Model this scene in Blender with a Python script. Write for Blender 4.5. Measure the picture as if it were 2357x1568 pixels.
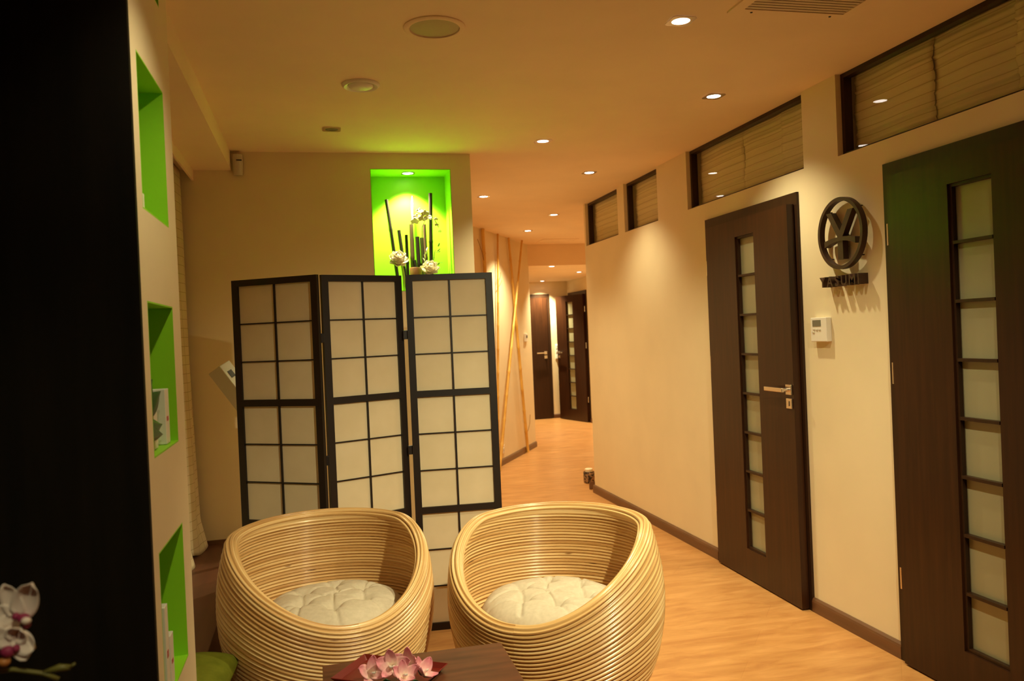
import bpy, bmesh, math, random
from math import sin, cos, pi, radians
from mathutils import Vector, Matrix, Quaternion

random.seed(7)
for o in list(bpy.data.objects):
    bpy.data.objects.remove(o)
SC = bpy.context.scene
COL = SC.collection

# ------------------------------------------------------------------ camera
F_PX, YAW, PITCH, ROLL, HC = 1890.0, .2334, -.0079, -.0427, 1.4518
fwd = Vector((sin(YAW) * cos(PITCH), cos(YAW) * cos(PITCH), sin(PITCH)))
rgt = Vector((cos(YAW), -sin(YAW), 0))
upv = rgt.cross(fwd)
r2 = rgt * cos(ROLL) + upv * sin(ROLL)
u2 = -rgt * sin(ROLL) + upv * cos(ROLL)
cam = bpy.data.cameras.new('camera')
cam.sensor_width = 36
cam.lens = 36 * F_PX / 2357
cam.clip_start = .05
cam.dof.use_dof = True
cam.dof.focus_distance = 3.5
cam.dof.aperture_fstop = 4.5
co = bpy.data.objects.new('camera', cam)
COL.objects.link(co)
M = Matrix((r2, u2, -fwd)).transposed().to_4x4()
M.translation = Vector((0, 0, HC))
co.matrix_world = M
SC.camera = co

# ------------------------------------------------------------------ world, exposure
w = bpy.data.worlds.new('world')
SC.world = w
w.use_nodes = True
w.node_tree.nodes['Background'].inputs[0].default_value = (.012, .008, .004, 1)
w.node_tree.nodes['Background'].inputs[1].default_value = 1
SC.view_settings.view_transform = 'Standard'
SC.view_settings.look = 'None'
SC.view_settings.gamma = 1
SC.view_settings.exposure = 0.1
SC.cycles.use_denoising = True
SC.cycles.max_bounces = 10
SC.cycles.diffuse_bounces = 6
SC.cycles.sample_clamp_indirect = 6

LAMP = (1.0, .885, .53)           # halogen white as the camera sees it
W_SPOT = 65.0
# (x, y, watts factor, cone degrees)
MAIN_LIGHTS = [(1.357, 2.80, 1.55), (1.952, 3.70, .88), (1.346, 4.66, 1.15), (1.943, 5.57, .62),
               (1.371, 6.55, 1.15), (2.267, 7.575, 1.0), (2.311, 8.745, 2.2)]
# x, y, factor, aim point, cone: unseen spots; those behind the viewer are added to brighten chairs, screen and orchid
UNSEEN_LIGHTS = [(1.95, 1.83, .25, None, 112), (1.357, .93, 4.2, (1.08, 3.3, .52), 72), (.08, 1.9, .38, (-.42, 2.38, 1.45), 76),
                 (.08, .05, .75, (-.42, 1.25, 1.1), 56), (1.60, -.90, .2, None, 112)]
LOW_LIGHTS = [(3.012, 10.26, 1.9), (3.74, 11.348, 1.9), (3.68, 13.12, 4.5)]

CEIL = 2.581
LOWC = 2.31
WX = 2.369        # right wall plane
BY = 5.02         # back wall plane
PX = -.394        # pillar face

# ------------------------------------------------------------------ materials
def principled(name, col, rough=.5, metal=0, spec=.5, **kw):
    m = bpy.data.materials.new(name)
    m.use_nodes = True
    b = m.node_tree.nodes['Principled BSDF']
    b.inputs['Base Color'].default_value = (*col, 1)
    b.inputs['Roughness'].default_value = rough
    b.inputs['Metallic'].default_value = metal
    b.inputs['Specular IOR Level'].default_value = spec
    for k, v in kw.items():
        b.inputs[k].default_value = v
    return m

def noise_mix(m, c1, c2, scale=(1, 1, 1), nscale=5, detail=4, coord='Object', lo=.3, hi=.7, bump=0, bdist=.01, rough=None):
    nt = m.node_tree
    b = nt.nodes['Principled BSDF']
    tc = nt.nodes.new('ShaderNodeTexCoord')
    mp = nt.nodes.new('ShaderNodeMapping')
    mp.inputs['Scale'].default_value = scale
    n = nt.nodes.new('ShaderNodeTexNoise')
    n.inputs['Scale'].default_value = nscale
    n.inputs['Detail'].default_value = detail
    r = nt.nodes.new('ShaderNodeValToRGB')
    r.color_ramp.elements[0].position = lo
    r.color_ramp.elements[0].color = (*c1, 1)
    r.color_ramp.elements[1].position = hi
    r.color_ramp.elements[1].color = (*c2, 1)
    L = nt.links.new
    L(tc.outputs[coord], mp.inputs['Vector'])
    L(mp.outputs[0], n.inputs['Vector'])
    L(n.outputs[0], r.inputs[0])
    L(r.outputs[0], b.inputs['Base Color'])
    if bump:
        bm_ = nt.nodes.new('ShaderNodeBump')
        bm_.inputs['Strength'].default_value = bump
        bm_.inputs['Distance'].default_value = bdist
        L(n.outputs[0], bm_.inputs['Height'])
        L(bm_.outputs[0], b.inputs['Normal'])
    return m, n, r

def paint(name, c, var=.03, rough=.75, spec=.2):
    m = principled(name, c, rough, spec=spec)
    d = tuple(x * (1 - var) for x in c)
    e = tuple(min(1, x * (1 + var)) for x in c)
    noise_mix(m, d, e, nscale=3, bump=.03, bdist=.002)
    return m

M_WALL = paint('cream_wall_paint', (.80, .68, .46))
M_CEIL = paint('ceiling_paint', (.90, .71, .50))
M_GREEN = paint('lime_green_paint', (.29, .68, .02), rough=.5, spec=.3)
M_BLACKW = principled('black_wood_panel', (.008, .006, .004), .75, spec=.15)
noise_mix(M_BLACKW, (.006, .005, .003), (.012, .009, .005), scale=(1, 1, .1), nscale=20)

def dark_wood(name, c1, c2, rough=.35, axis=(14, 14, .8), spec=.5):
    m = principled(name, c1, rough, spec=spec)
    noise_mix(m, c1, c2, scale=axis, nscale=3.5, detail=6, lo=.25, hi=.75, bump=.05, bdist=.001)
    return m
M_DOOR = dark_wood('wenge_door_veneer', (.022, .0075, .003), (.045, .015, .005), .32, spec=.3)
M_FRAME = dark_wood('wenge_frame_veneer', (.022, .009, .004), (.040, .016, .006), .40, spec=.3)
M_BASE = dark_wood('brown_skirting_wood', (.11, .050, .022), (.17, .075, .032), .4, axis=(1, 1, 10))
M_REAR = principled('bounce_cutting_brown', (.06, .03, .015), .6)  # unseen walls, kept dark to cut bounce light on doors and pillar
M_LOGO = principled('dark_brown_lacquer', (.045, .018, .010), .45)
M_BLACKLAC = principled('black_lacquer', (.010, .005, .004), .45)
M_TABLE = dark_wood('table_walnut', (.055, .020, .010), (.16, .055, .025), .30, axis=(1.2, 9, 9))
M_PODIUM = dark_wood('podium_boards', (.085, .028, .013), (.12, .040, .018), .45, axis=(8, .6, 8))
M_STOOL = principled('black_brown_wood', (.02, .012, .008), .5)

def floor_mat():
    m = principled('orange_wood_floor', (.5, .25, .08), .34, spec=.4)
    nt = m.node_tree; L = nt.links.new
    b = nt.nodes['Principled BSDF']
    tc = nt.nodes.new('ShaderNodeTexCoord')
    mp = nt.nodes.new('ShaderNodeMapping')
    mp.inputs['Rotation'].default_value = (0, 0, radians(38))
    mp.inputs['Scale'].default_value = (1.2, 5.5, 1)
    n = nt.nodes.new('ShaderNodeTexNoise')
    n.inputs['Scale'].default_value = 2.6; n.inputs['Detail'].default_value = 7
    n.inputs['Roughness'].default_value = .62; n.inputs['Distortion'].default_value = .6
    r = nt.nodes.new('ShaderNodeValToRGB')
    e = r.color_ramp.elements
    e[0].position = .28; e[0].color = (.43, .18, .056, 1)
    e[1].position = .72; e[1].color = (.66, .34, .125, 1)
    k = e.new(.5); k.color = (.55, .265, .088, 1)
    L(tc.outputs['Object'], mp.inputs[0]); L(mp.outputs[0], n.inputs[0]); L(n.outputs[0], r.inputs[0])
    # plank seams
    mp2 = nt.nodes.new('ShaderNodeMapping'); mp2.inputs['Rotation'].default_value = (0, 0, radians(38))
    br = nt.nodes.new('ShaderNodeTexBrick')
    br.inputs['Color1'].default_value = (1, 1, 1, 1); br.inputs['Color2'].default_value = (.93, .92, .9, 1)
    br.inputs['Mortar'].default_value = (.86, .82, .78, 1)
    br.inputs['Scale'].default_value = 1; br.inputs['Mortar Size'].default_value = .0012
    br.inputs['Brick Width'].default_value = 1.2; br.inputs['Row Height'].default_value = .19
    L(tc.outputs['Object'], mp2.inputs[0]); L(mp2.outputs[0], br.inputs[0])
    mx = nt.nodes.new('ShaderNodeMixRGB'); mx.blend_type = 'MULTIPLY'; mx.inputs[0].default_value = 1
    L(r.outputs[0], mx.inputs[1]); L(br.outputs[0], mx.inputs[2]); L(mx.outputs[0], b.inputs['Base Color'])
    return m
M_FLOOR = floor_mat()

def cane_mat():
    m = principled('lacquered_rattan', (.5, .3, .1), .30, spec=.5)
    nt = m.node_tree; L = nt.links.new
    b = nt.nodes['Principled BSDF']
    b.inputs['Coat Weight'].default_value = .35; b.inputs['Coat Roughness'].default_value = .18
    uv = nt.nodes.new('ShaderNodeUVMap'); uv.uv_map = 'canes'
    mp = nt.nodes.new('ShaderNodeMapping'); mp.inputs['Scale'].default_value = (1.1, 2.3, 1)
    n = nt.nodes.new('ShaderNodeTexNoise'); n.inputs['Scale'].default_value = 1; n.inputs['Detail'].default_value = 3
    r = nt.nodes.new('ShaderNodeValToRGB')
    e = r.color_ramp.elements
    e[0].position = .30; e[0].color = (.42, .20, .055, 1)
    e[1].position = .66; e[1].color = (.90, .67, .34, 1)
    k = e.new(.48); k.color = (.75, .48, .20, 1)
    mp3 = nt.nodes.new('ShaderNodeMapping'); mp3.inputs['Scale'].default_value = (9, 1.1, 1)
    n3 = nt.nodes.new('ShaderNodeTexNoise'); n3.inputs['Scale'].default_value = 1; n3.inputs['Detail'].default_value = 1
    r3 = nt.nodes.new('ShaderNodeValToRGB')
    r3.color_ramp.elements[0].position = .20; r3.color_ramp.elements[0].color = (.35, .24, .16, 1)
    r3.color_ramp.elements[1].position = .27; r3.color_ramp.elements[1].color = (1, 1, 1, 1)
    mx = nt.nodes.new('ShaderNodeMixRGB'); mx.blend_type = 'MULTIPLY'; mx.inputs[0].default_value = 1
    L(uv.outputs[0], mp.inputs[0]); L(mp.outputs[0], n.inputs[0]); L(n.outputs[0], r.inputs[0])
    L(uv.outputs[0], mp3.inputs[0]); L(mp3.outputs[0], n3.inputs[0]); L(n3.outputs[0], r3.inputs[0])
    L(r.outputs[0], mx.inputs[1]); L(r3.outputs[0], mx.inputs[2]); L(mx.outputs[0], b.inputs['Base Color'])
    return m
M_CANE = cane_mat()
M_CUSH = principled('cream_cotton', (.70, .62, .47), .9, spec=.1)
noise_mix(M_CUSH, (.58, .51, .39), (.66, .585, .455), nscale=60, bump=.1, bdist=.001)
M_GCUSH = principled('green_cotton', (.23, .36, .02), .85, spec=.15)
noise_mix(M_GCUSH, (.125, .145, .010), (.175, .195, .016), nscale=25, bump=.15, bdist=.002)
M_PAPER = principled('rice_paper', (.74, .64, .44), .8, spec=.1)
noise_mix(M_PAPER, (.72, .62, .42), (.77, .67, .47), nscale=8)
M_CHROME = principled('brushed_chrome', (.75, .68, .6), .25, 1)
M_WHITE = principled('white_plastic', (.82, .78, .70), .4)
M_WHITE2 = principled('off_white_plastic', (.62, .58, .48), .45)
M_GREY = principled('grey_lcd', (.16, .16, .12), .25)
M_DARK = principled('dark_slot', (.03, .022, .015), .6)
M_GRILLE = principled('painted_grille_metal', (.72, .60, .42), .5)
M_BAMBOO = principled('yellow_bamboo', (.72, .40, .07), .4)
noise_mix(M_BAMBOO, (.62, .31, .045), (.80, .50, .12), scale=(1, 1, .3), nscale=14)
M_TWIG = principled('dry_twig', (.30, .17, .05), .7)
M_BBAM = principled('black_bamboo', (.014, .010, .006), .35)
M_COPPER = principled('brown_ceramic', (.30, .12, .045), .5)
M_GREY_GLASS = principled('frosted_glass', (.30, .28, .17), .3, spec=.6)
M_PETALW = principled('cream_petal', (.86, .80, .60), .6)
noise_mix(M_PETALW, (.84, .74, .45), (.90, .86, .72), nscale=30)
M_PETALC = principled('pale_orchid_petal', (.85, .74, .66), .6)
M_PURPLE = principled('purple_lip', (.28, .02, .08), .6)
M_LEAF = principled('dark_leaf', (.02, .085, .02), .35)
M_LEAF2 = principled('deep_green_leaf', (.03, .12, .035), .4)
M_STEM = principled('green_stem', (.32, .45, .06), .5)
M_STEM2 = principled('orchid_stem', (.16, .15, .03), .5)
M_TRAY = principled('maroon_lacquer', (.16, .012, .008), .28)
M_TRAYEDGE = principled('tray_underside', (.05, .012, .008), .5)
M_BLIND = principled('linen_blind', (.84, .74, .48), .85, spec=.1)
def ribbed(m, c, line, pitch):
    nt = m.node_tree; L = nt.links.new; b = nt.nodes['Principled BSDF']
    tc = nt.nodes.new('ShaderNodeTexCoord'); sp = nt.nodes.new('ShaderNodeSeparateXYZ')
    n = nt.nodes.new('ShaderNodeTexNoise'); n.inputs['Scale'].default_value = 3
    ad = nt.nodes.new('ShaderNodeMath'); ad.operation = 'MULTIPLY_ADD'; ad.inputs[1].default_value = .010
    dv = nt.nodes.new('ShaderNodeMath'); dv.operation = 'DIVIDE'; dv.inputs[1].default_value = pitch
    fr = nt.nodes.new('ShaderNodeMath'); fr.operation = 'FRACT'
    r = nt.nodes.new('ShaderNodeValToRGB'); e = r.color_ramp.elements
    e[0].position = 0; e[0].color = (*line, 1); e[1].position = .13; e[1].color = (*c, 1)
    L(tc.outputs['Object'], sp.inputs[0]); L(tc.outputs['Object'], n.inputs[0]); L(n.outputs[0], ad.inputs[0]); L(sp.outputs[2], ad.inputs[2])
    L(ad.outputs[0], dv.inputs[0]); L(dv.outputs[0], fr.inputs[0]); L(fr.outputs[0], r.inputs[0]); L(r.outputs[0], b.inputs['Base Color'])
ribbed(M_BLIND, (.88, .78, .52), (.50, .38, .20), .040)
M_CURT = principled('linen_curtain', (.66, .55, .36), .85, spec=.1)
noise_mix(M_CURT, (.60, .50, .31), (.70, .60, .40), scale=(20, 20, 20), nscale=3)
M_CANDLE = principled('cream_wax', (.88, .76, .52), .4)
M_PEBBLE = principled('patterned_glass', (.06, .03, .015), .35)
noise_mix(M_PEBBLE, (.02, .01, .006), (.35, .2, .1), nscale=45, lo=.45, hi=.62)

def pink_mat():
    m = principled('pink_petal', (.8, .3, .35), .55)
    nt = m.node_tree; L = nt.links.new; b = nt.nodes['Principled BSDF']
    uv = nt.nodes.new('ShaderNodeUVMap'); uv.uv_map = 'petal'
    sp = nt.nodes.new('ShaderNodeSeparateXYZ')
    n = nt.nodes.new('ShaderNodeTexNoise'); n.inputs['Scale'].default_value = 4
    a = nt.nodes.new('ShaderNodeMath'); a.operation = 'MULTIPLY_ADD'; a.inputs[1].default_value = .5
    r = nt.nodes.new('ShaderNodeValToRGB'); e = r.color_ramp.elements
    e[0].position = .28; e[0].color = (.92, .82, .60, 1)
    e[1].position = 1.0; e[1].color = (.82, .30, .38, 1)
    k = e.new(.55); k.color = (.90, .58, .56, 1)
    L(uv.outputs[0], sp.inputs[0]); L(uv.outputs[0], n.inputs[0])
    L(n.outputs[0], a.inputs[0]); L(sp.outputs[0], a.inputs[2]); L(a.outputs[0], r.inputs[0]); L(r.outputs[0], b.inputs['Base Color'])
    return m
M_PINK = pink_mat()

def emit(name, col, s):
    m = bpy.data.materials.new(name); m.use_nodes = True
    nt = m.node_tree; nt.nodes.remove(nt.nodes['Principled BSDF'])
    e = nt.nodes.new('ShaderNodeEmission'); e.inputs[0].default_value = (*col, 1); e.inputs[1].default_value = s
    nt.links.new(e.outputs[0], nt.nodes['Material Output'].inputs[0])
    return m
M_BULB = emit('halogen_bulb', (1, .9, .78), 14)

def clear_glass():
    m = bpy.data.materials.new('clear_window_glass'); m.use_nodes = True
    nt = m.node_tree; nt.nodes.remove(nt.nodes['Principled BSDF'])
    t = nt.nodes.new('ShaderNodeBsdfTransparent'); g = nt.nodes.new('ShaderNodeBsdfGlossy')
    g.inputs['Roughness'].default_value = .015
    f = nt.nodes.new('ShaderNodeFresnel'); f.inputs[0].default_value = 1.5
    x = nt.nodes.new('ShaderNodeMixShader'); L = nt.links.new
    t.inputs[0].default_value = (.93, .93, .88, 1)
    ge = nt.nodes.new('ShaderNodeNewGeometry'); sb = nt.nodes.new('ShaderNodeMath'); sb.operation = 'SUBTRACT'; sb.inputs[0].default_value = 1
    mu = nt.nodes.new('ShaderNodeMath'); mu.operation = 'MULTIPLY'
    L(ge.outputs['Backfacing'], sb.inputs[1]); L(f.outputs[0], mu.inputs[0]); L(sb.outputs[0], mu.inputs[1])
    L(mu.outputs[0], x.inputs[0]); L(t.outputs[0], x.inputs[1]); L(g.outputs[0], x.inputs[2])
    L(x.outputs[0], nt.nodes['Material Output'].inputs[0])
    return m
M_GLASS = clear_glass()

# ------------------------------------------------------------------ helpers
def obj(name, bm, mat, parent=None, smooth=False, uvdone=False, angle=None):
    if not uvdone:
        bmesh.ops.recalc_face_normals(bm, faces=bm.faces[:])
    me = bpy.data.meshes.new(name)
    bm.to_mesh(me); bm.free()
    for mm in (mat if isinstance(mat, (list, tuple)) else [mat]):
        me.materials.append(mm)
    if smooth:
        for p in me.polygons: p.use_smooth = True
        if angle:
            me.set_sharp_from_angle(angle=radians(angle))
    o = bpy.data.objects.new(name, me)
    COL.objects.link(o)
    if parent is not None: o.parent = parent
    return o

def tag(o, label=None, cat=None, group=None, kind=None):
    if label: o['label'] = label
    if cat: o['category'] = cat
    if group: o['group'] = group
    if kind: o['kind'] = kind
    return o

def thing(name, label, cat, loc=(0, 0, 0), group=None, kind=None, rz=0):
    o = bpy.data.objects.new(name, None)
    o.empty_display_size = .05
    COL.objects.link(o)
    o.location = loc; o.rotation_euler = (0, 0, rz)
    return tag(o, label, cat, group, kind)

def struct(name, bm, mat, label=None, **k):
    return tag(obj(name, bm, mat, **k), label=label, kind='structure')

def box(bm, lo, hi, mat=None, bev=0):
    x0, y0, z0 = lo; x1, y1, z1 = hi
    v = [bm.verts.new(p) for p in ((x0, y0, z0), (x1, y0, z0), (x1, y1, z0), (x0, y1, z0), (x0, y0, z1), (x1, y0, z1), (x1, y1, z1), (x0, y1, z1))]
    fs = [bm.faces.new([v[i] for i in q]) for q in ((0, 3, 2, 1), (4, 5, 6, 7), (0, 1, 5, 4), (1, 2, 6, 5), (2, 3, 7, 6), (3, 0, 4, 7))]
    if bev:
        es = list({e for f in fs for e in f.edges})
        bmesh.ops.bevel(bm, geom=es, offset=bev, segments=2, affect='EDGES', profile=.5)
    if mat is not None:
        for v_ in v: v_.co = mat @ v_.co
    return v

def mbox(bm, m, lo, hi, bev=0):
    """box in a frame given by matrix m"""
    t = bmesh.new()
    box(t, lo, hi, bev=bev)
    for v in t.verts: v.co = m @ v.co
    me = bpy.data.meshes.new('t'); t.to_mesh(me); t.free(); bm.from_mesh(me); bpy.data.meshes.remove(me)

def frame_matrix(O, U, N):
    """local (a, d, z): a along U, d along N, z up"""
    U = Vector((U[0], U[1], 0)).normalized(); N = Vector((N[0], N[1], 0)).normalized()
    m = Matrix(((U.x, N.x, 0, O[0]), (U.y, N.y, 0, O[1]), (0, 0, 1, O[2] if len(O) > 2 else 0), (0, 0, 0, 1)))
    return m

def slab(bm, m, a0, a1, z0, z1, d0, d1, holes=()):
    """wall-like slab in frame m from d0 (back) to d1 (front) with rectangular holes (a0,a1,z0,z1)"""
    A = sorted({a0, a1, *[h[0] for h in holes], *[h[1] for h in holes]}); A = [a for a in A if a0 <= a <= a1]
    Z = sorted({z0, z1, *[h[2] for h in holes], *[h[3] for h in holes]}); Z = [z for z in Z if z0 <= z <= z1]
    def solid(i, j):
        if i < 0 or j < 0 or i >= len(A) - 1 or j >= len(Z) - 1: return False
        ca, cz = (A[i] + A[i + 1]) / 2, (Z[j] + Z[j + 1]) / 2
        return not any(h[0] < ca < h[1] and h[2] < cz < h[3] for h in holes)
    V = {}
    def v(i, j, d):
        k = (i, j, d)
        if k not in V: V[k] = bm.verts.new(m @ Vector((A[i], d, Z[j])))
        return V[k]
    for i in range(len(A) - 1):
        for j in range(len(Z) - 1):
            if not solid(i, j): continue
            bm.faces.new([v(i, j, d1), v(i + 1, j, d1), v(i + 1, j + 1, d1), v(i, j + 1, d1)])
            bm.faces.new([v(i, j, d0), v(i, j + 1, d0), v(i + 1, j + 1, d0), v(i + 1, j, d0)])
            for (ni, nj, p, q) in ((i - 1, j, (i, j), (i, j + 1)), (i + 1, j, (i + 1, j), (i + 1, j + 1)), (i, j - 1, (i, j), (i + 1, j)), (i, j + 1, (i, j + 1), (i + 1, j + 1))):
                if not solid(ni, nj):
                    bm.faces.new([v(*p, d0), v(*q, d0), v(*q, d1), v(*p, d1)])

def tube(bm, pts, rad, seg=10, cap=True):
    pts = [Vector(p) for p in pts]
    rads = rad if isinstance(rad, (list, tuple)) else [rad] * len(pts)
    rings = []
    n = None
    for i, p in enumerate(pts):
        t = (pts[min(i + 1, len(pts) - 1)] - pts[max(i - 1, 0)]).normalized()
        if n is None:
            n = t.orthogonal().normalized()
        else:
            n = (n - t * n.dot(t)).normalized()
        b = t.cross(n)
        rings.append([bm.verts.new(p + (n * cos(2 * pi * k / seg) + b * sin(2 * pi * k / seg)) * rads[i]) for k in range(seg)])
    for a, b in zip(rings, rings[1:]):
        for k in range(seg):
            bm.faces.new([a[k], a[(k + 1) % seg], b[(k + 1) % seg], b[k]])
    if cap:
        bm.faces.new(rings[0][::-1]); bm.faces.new(rings[-1])

def lathe(bm, prof, seg=32, center=(0, 0, 0), close=False, sx=1, sy=1):
    c = Vector(center); rings = []
    for r, z in prof:
        if r < 1e-6: rings.append([bm.verts.new(c + Vector((0, 0, z)))])
        else: rings.append([bm.verts.new(c + Vector((r * sx * cos(2 * pi * k / seg), r * sy * sin(2 * pi * k / seg), z))) for k in range(seg)])
    for a, b in zip(rings, rings[1:]):
        for k in range(seg):
            k2 = (k + 1) % seg
            if len(a) == 1 and len(b) == 1: continue
            if len(a) == 1: bm.faces.new([a[0], b[k], b[k2]])
            elif len(b) == 1: bm.faces.new([a[k], a[k2], b[0]])
            else: bm.faces.new([a[k], a[k2], b[k2], b[k]])
    return rings

def sphere(bm, c, r, seg=12, sc=(1, 1, 1)):
    m = Matrix.Translation(c) @ Matrix.Diagonal((*sc, 1))
    bmesh.ops.create_uvsphere(bm, u_segments=seg, v_segments=max(6, seg // 2), radius=r, matrix=m)

# ------------------------------------------------------------------ the room
bm = bmesh.new(); box(bm, (-2.8, -2.2, -.06), (4.6, 13.6, 0)); struct('floor', bm, M_FLOOR)
bm = bmesh.new(); box(bm, (-2.8, -2.2, CEIL), (4.6, 10.13, CEIL + .12)); struct('ceiling', bm, M_CEIL)
bm = bmesh.new(); box(bm, (2.2, 10.13, LOWC), (4.6, 13.6, CEIL + .12)); struct('ceiling_corridor', bm, M_CEIL)

# right wall: front plane x = WX, a runs towards the camera (from y = 6.99)
RM = frame_matrix((WX, 6.99), (0, -1), (-1, 0))
ya = lambda y: 6.99 - y
WZ = 2.205
WINS = [(3.328, 2.03), (4.90, 3.60), (6.01, 5.372), (6.953, 6.154)]
holes = [(ya(a), ya(b), WZ, CEIL) for a, b in WINS]
DOORS = [(3.012, .98), (4.643, .99)]
for y, wd in DOORS:
    holes.append((ya(y) + .06, ya(y) + wd - .06, 0, 2.04))
bm = bmesh.new(); slab(bm, RM, 0, 9.1, 0, CEIL, -.15, 0, holes); struct('wall_right', bm, M_WALL)

# back wall with the lit niche
NX0, NX1, NZ0, NZ1, ND = .357, .849, 1.74, 2.486, .225
BMx = frame_matrix((-.95, BY), (1, 0), (0, -1))
bm = bmesh.new(); slab(bm, BMx, 0, .974 + .95, 0, CEIL, -.30, 0, [(NX0 + .95, NX1 + .95, NZ0, NZ1)]); struct('wall_back', bm, M_WALL)
def lining(bm, m, a0, a1, z0, z1, dep, t=.004, top=True):
    mbox(bm, m, (a0, -dep - t, z0), (a1, -dep, z1))
    mbox(bm, m, (a0, -dep, z0), (a0 + t, 0, z1)); mbox(bm, m, (a1 - t, -dep, z0), (a1, 0, z1))
    mbox(bm, m, (a0 + t, -dep, z0), (a1 - t, 0, z0 + t))
    if top: mbox(bm, m, (a0 + t, -dep, z1 - t), (a1 - t, 0, z1))
bm = bmesh.new(); lining(bm, BMx, NX0 + .95, NX1 + .95, NZ0, NZ1, ND); struct('wall_back_niche', bm, M_GREEN)

# side of the back wall block running into the corridor, then the slanted bamboo wall
bm = bmesh.new(); box(bm, (.80, BY + .30, 0), (.974, 7.21, CEIL)); struct('wall_corridor_left', bm, M_WALL)
SA = Vector((1.62, 8.34)); SB = Vector((2.67, 10.15)); SD = (SB - SA).normalized(); SN = Vector((SD.y, -SD.x))
SO = SA - SD * 1.305
SLM = frame_matrix((SO.x, SO.y), SD, SN)
SLEN = (SB - SO).length
bm = bmesh.new(); slab(bm, SLM, 0, SLEN, 0, CEIL, -.12, 0); struct('wall_bamboo', bm, M_WALL)
bm = bmesh.new()
slab(bm, frame_matrix((2.66, 10.15), (.09, 3.2), (3.2, -.09)), 0, 3.2, 0, CEIL, -.1, -.002); struct('wall_corridor_end_left', bm, M_WALL)
bm = bmesh.new(); slab(bm, frame_matrix((2.6, 13.35), (1, 0), (0, -1)), 0, 1.6, 0, CEIL, -.12, 0, [(.345 + .06, 1.245 - .06, 0, 2.03)]); struct('wall_corridor_end', bm, M_WALL)
DM3 = frame_matrix((4.17, 7.14), (0, 1), (-1, 0))
bm = bmesh.new(); slab(bm, DM3, 0, 6.21, 0, CEIL, -.12, 0, [(12.33 - 7.14 + .06, 13.28 - 7.14 - .06, 0, 2.03)]); struct('wall_corridor_right', bm, M_WALL)
bm = bmesh.new(); box(bm, (WX + .15, 6.99, 0), (4.17, 7.14, CEIL)); struct('wall_right_end', bm, M_WALL)

# behind and left of the camera
bm = bmesh.new(); box(bm, (-2.7, -2.2, 0), (WX + .15, -2.1, CEIL)); struct('wall_rear', bm, M_REAR)
bm = bmesh.new(); box(bm, (-2.8, -2.2, 0), (-2.7, 2.05, CEIL)); struct('wall_left', bm, M_REAR)
bm = bmesh.new(); box(bm, (-2.8, 2.05, 0), (PX, 2.07, CEIL)); struct('wall_panel_black', bm, M_BLACKW)

# pillar with four green niches: a runs along +y from y = 2.07
PM = frame_matrix((PX, 2.07), (0, 1), (1, 0))
NY0, NY1 = 2.135 - 2.07, 2.492 - 2.07
PN = [(.576, .957), (1.187, 1.570), (1.794, 2.178), (2.417, 2.560)]
bm = bmesh.new(); slab(bm, PM, 0, .55, 0, CEIL, -.34, 0, [(NY0, NY1, a, b) for a, b in PN]); struct('wall_pillar', bm, M_WALL)
for i, (a, b) in enumerate(PN):
    bm = bmesh.new(); lining(bm, PM, NY0, NY1, a, b, .30); struct('wall_pillar_niche', bm, M_GREEN)
bm = bmesh.new(); box(bm, (-1.07, 2.50, 0), (PX - .34, 2.62, CEIL)); struct('wall_bay_side', bm, M_WALL)
bm = bmesh.new(); box(bm, (-1.07, 2.62, 0), (-.95, BY + .3, CEIL)); struct('wall_window_side', bm, M_WALL)
bm = bmesh.new(); box(bm, (-.95, 2.62, 2.4725), (-.441, BY, CEIL)); struct('ceiling_bay_soffit', bm, M_CEIL)
bm = bmesh.new(); box(bm, (-.66, 2.62, 2.412), (-.648, BY, 2.4725)); struct('trim_1', bm, M_CEIL)
bm = bmesh.new(); box(bm, (-.95, 3.22, 0), (-.447, BY, .31), bev=.004); struct('floor_podium', bm, [M_PODIUM])
bm = bmesh.new(); box(bm, (-.95, BY - .016, .31), (-.4, BY, .335)); struct('baseboard_podium', bm, M_BASE)

# skirting boards
def skirting(name, m, a0, a1, h=.07, t=.016):
    bm = bmesh.new()
    pr = [(0, 0), (t, 0), (t, h * .72), (t * .8, h * .88), (t * .3, h), (0, h)]
    r = [[bm.verts.new(m @ Vector((a, d, z))) for d, z in pr] for a in (a0, a1)]
    for k in range(len(pr)):
        k2 = (k + 1) % len(pr); bm.faces.new([r[0][k], r[0][k2], r[1][k2], r[1][k]])
    bm.faces.new(r[0]); bm.faces.new(r[1][::-1])
    struct(name, bm, M_BASE)
skirting('baseboard_right', RM, -.016, ya(4.643))
skirting('baseboard_right', RM, ya(3.653), ya(3.012))
skirting('baseboard_bamboo', SLM, 0, SLEN + .0)
skirting('baseboard_end', frame_matrix((3.845, 13.35), (1, 0), (0, -1)), 0, .325)
skirting('baseboard_corridor', frame_matrix((4.17, 7.14), (0, 1), (-1, 0)), 0, 12.33 - 7.14)
skirting('baseboard_return', frame_matrix((WX, 6.99 + .15), (1, 0), (0, 1)), 0, 1.8)
skirting('baseboard_back', BMx, .75, .974 + .95)

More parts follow.
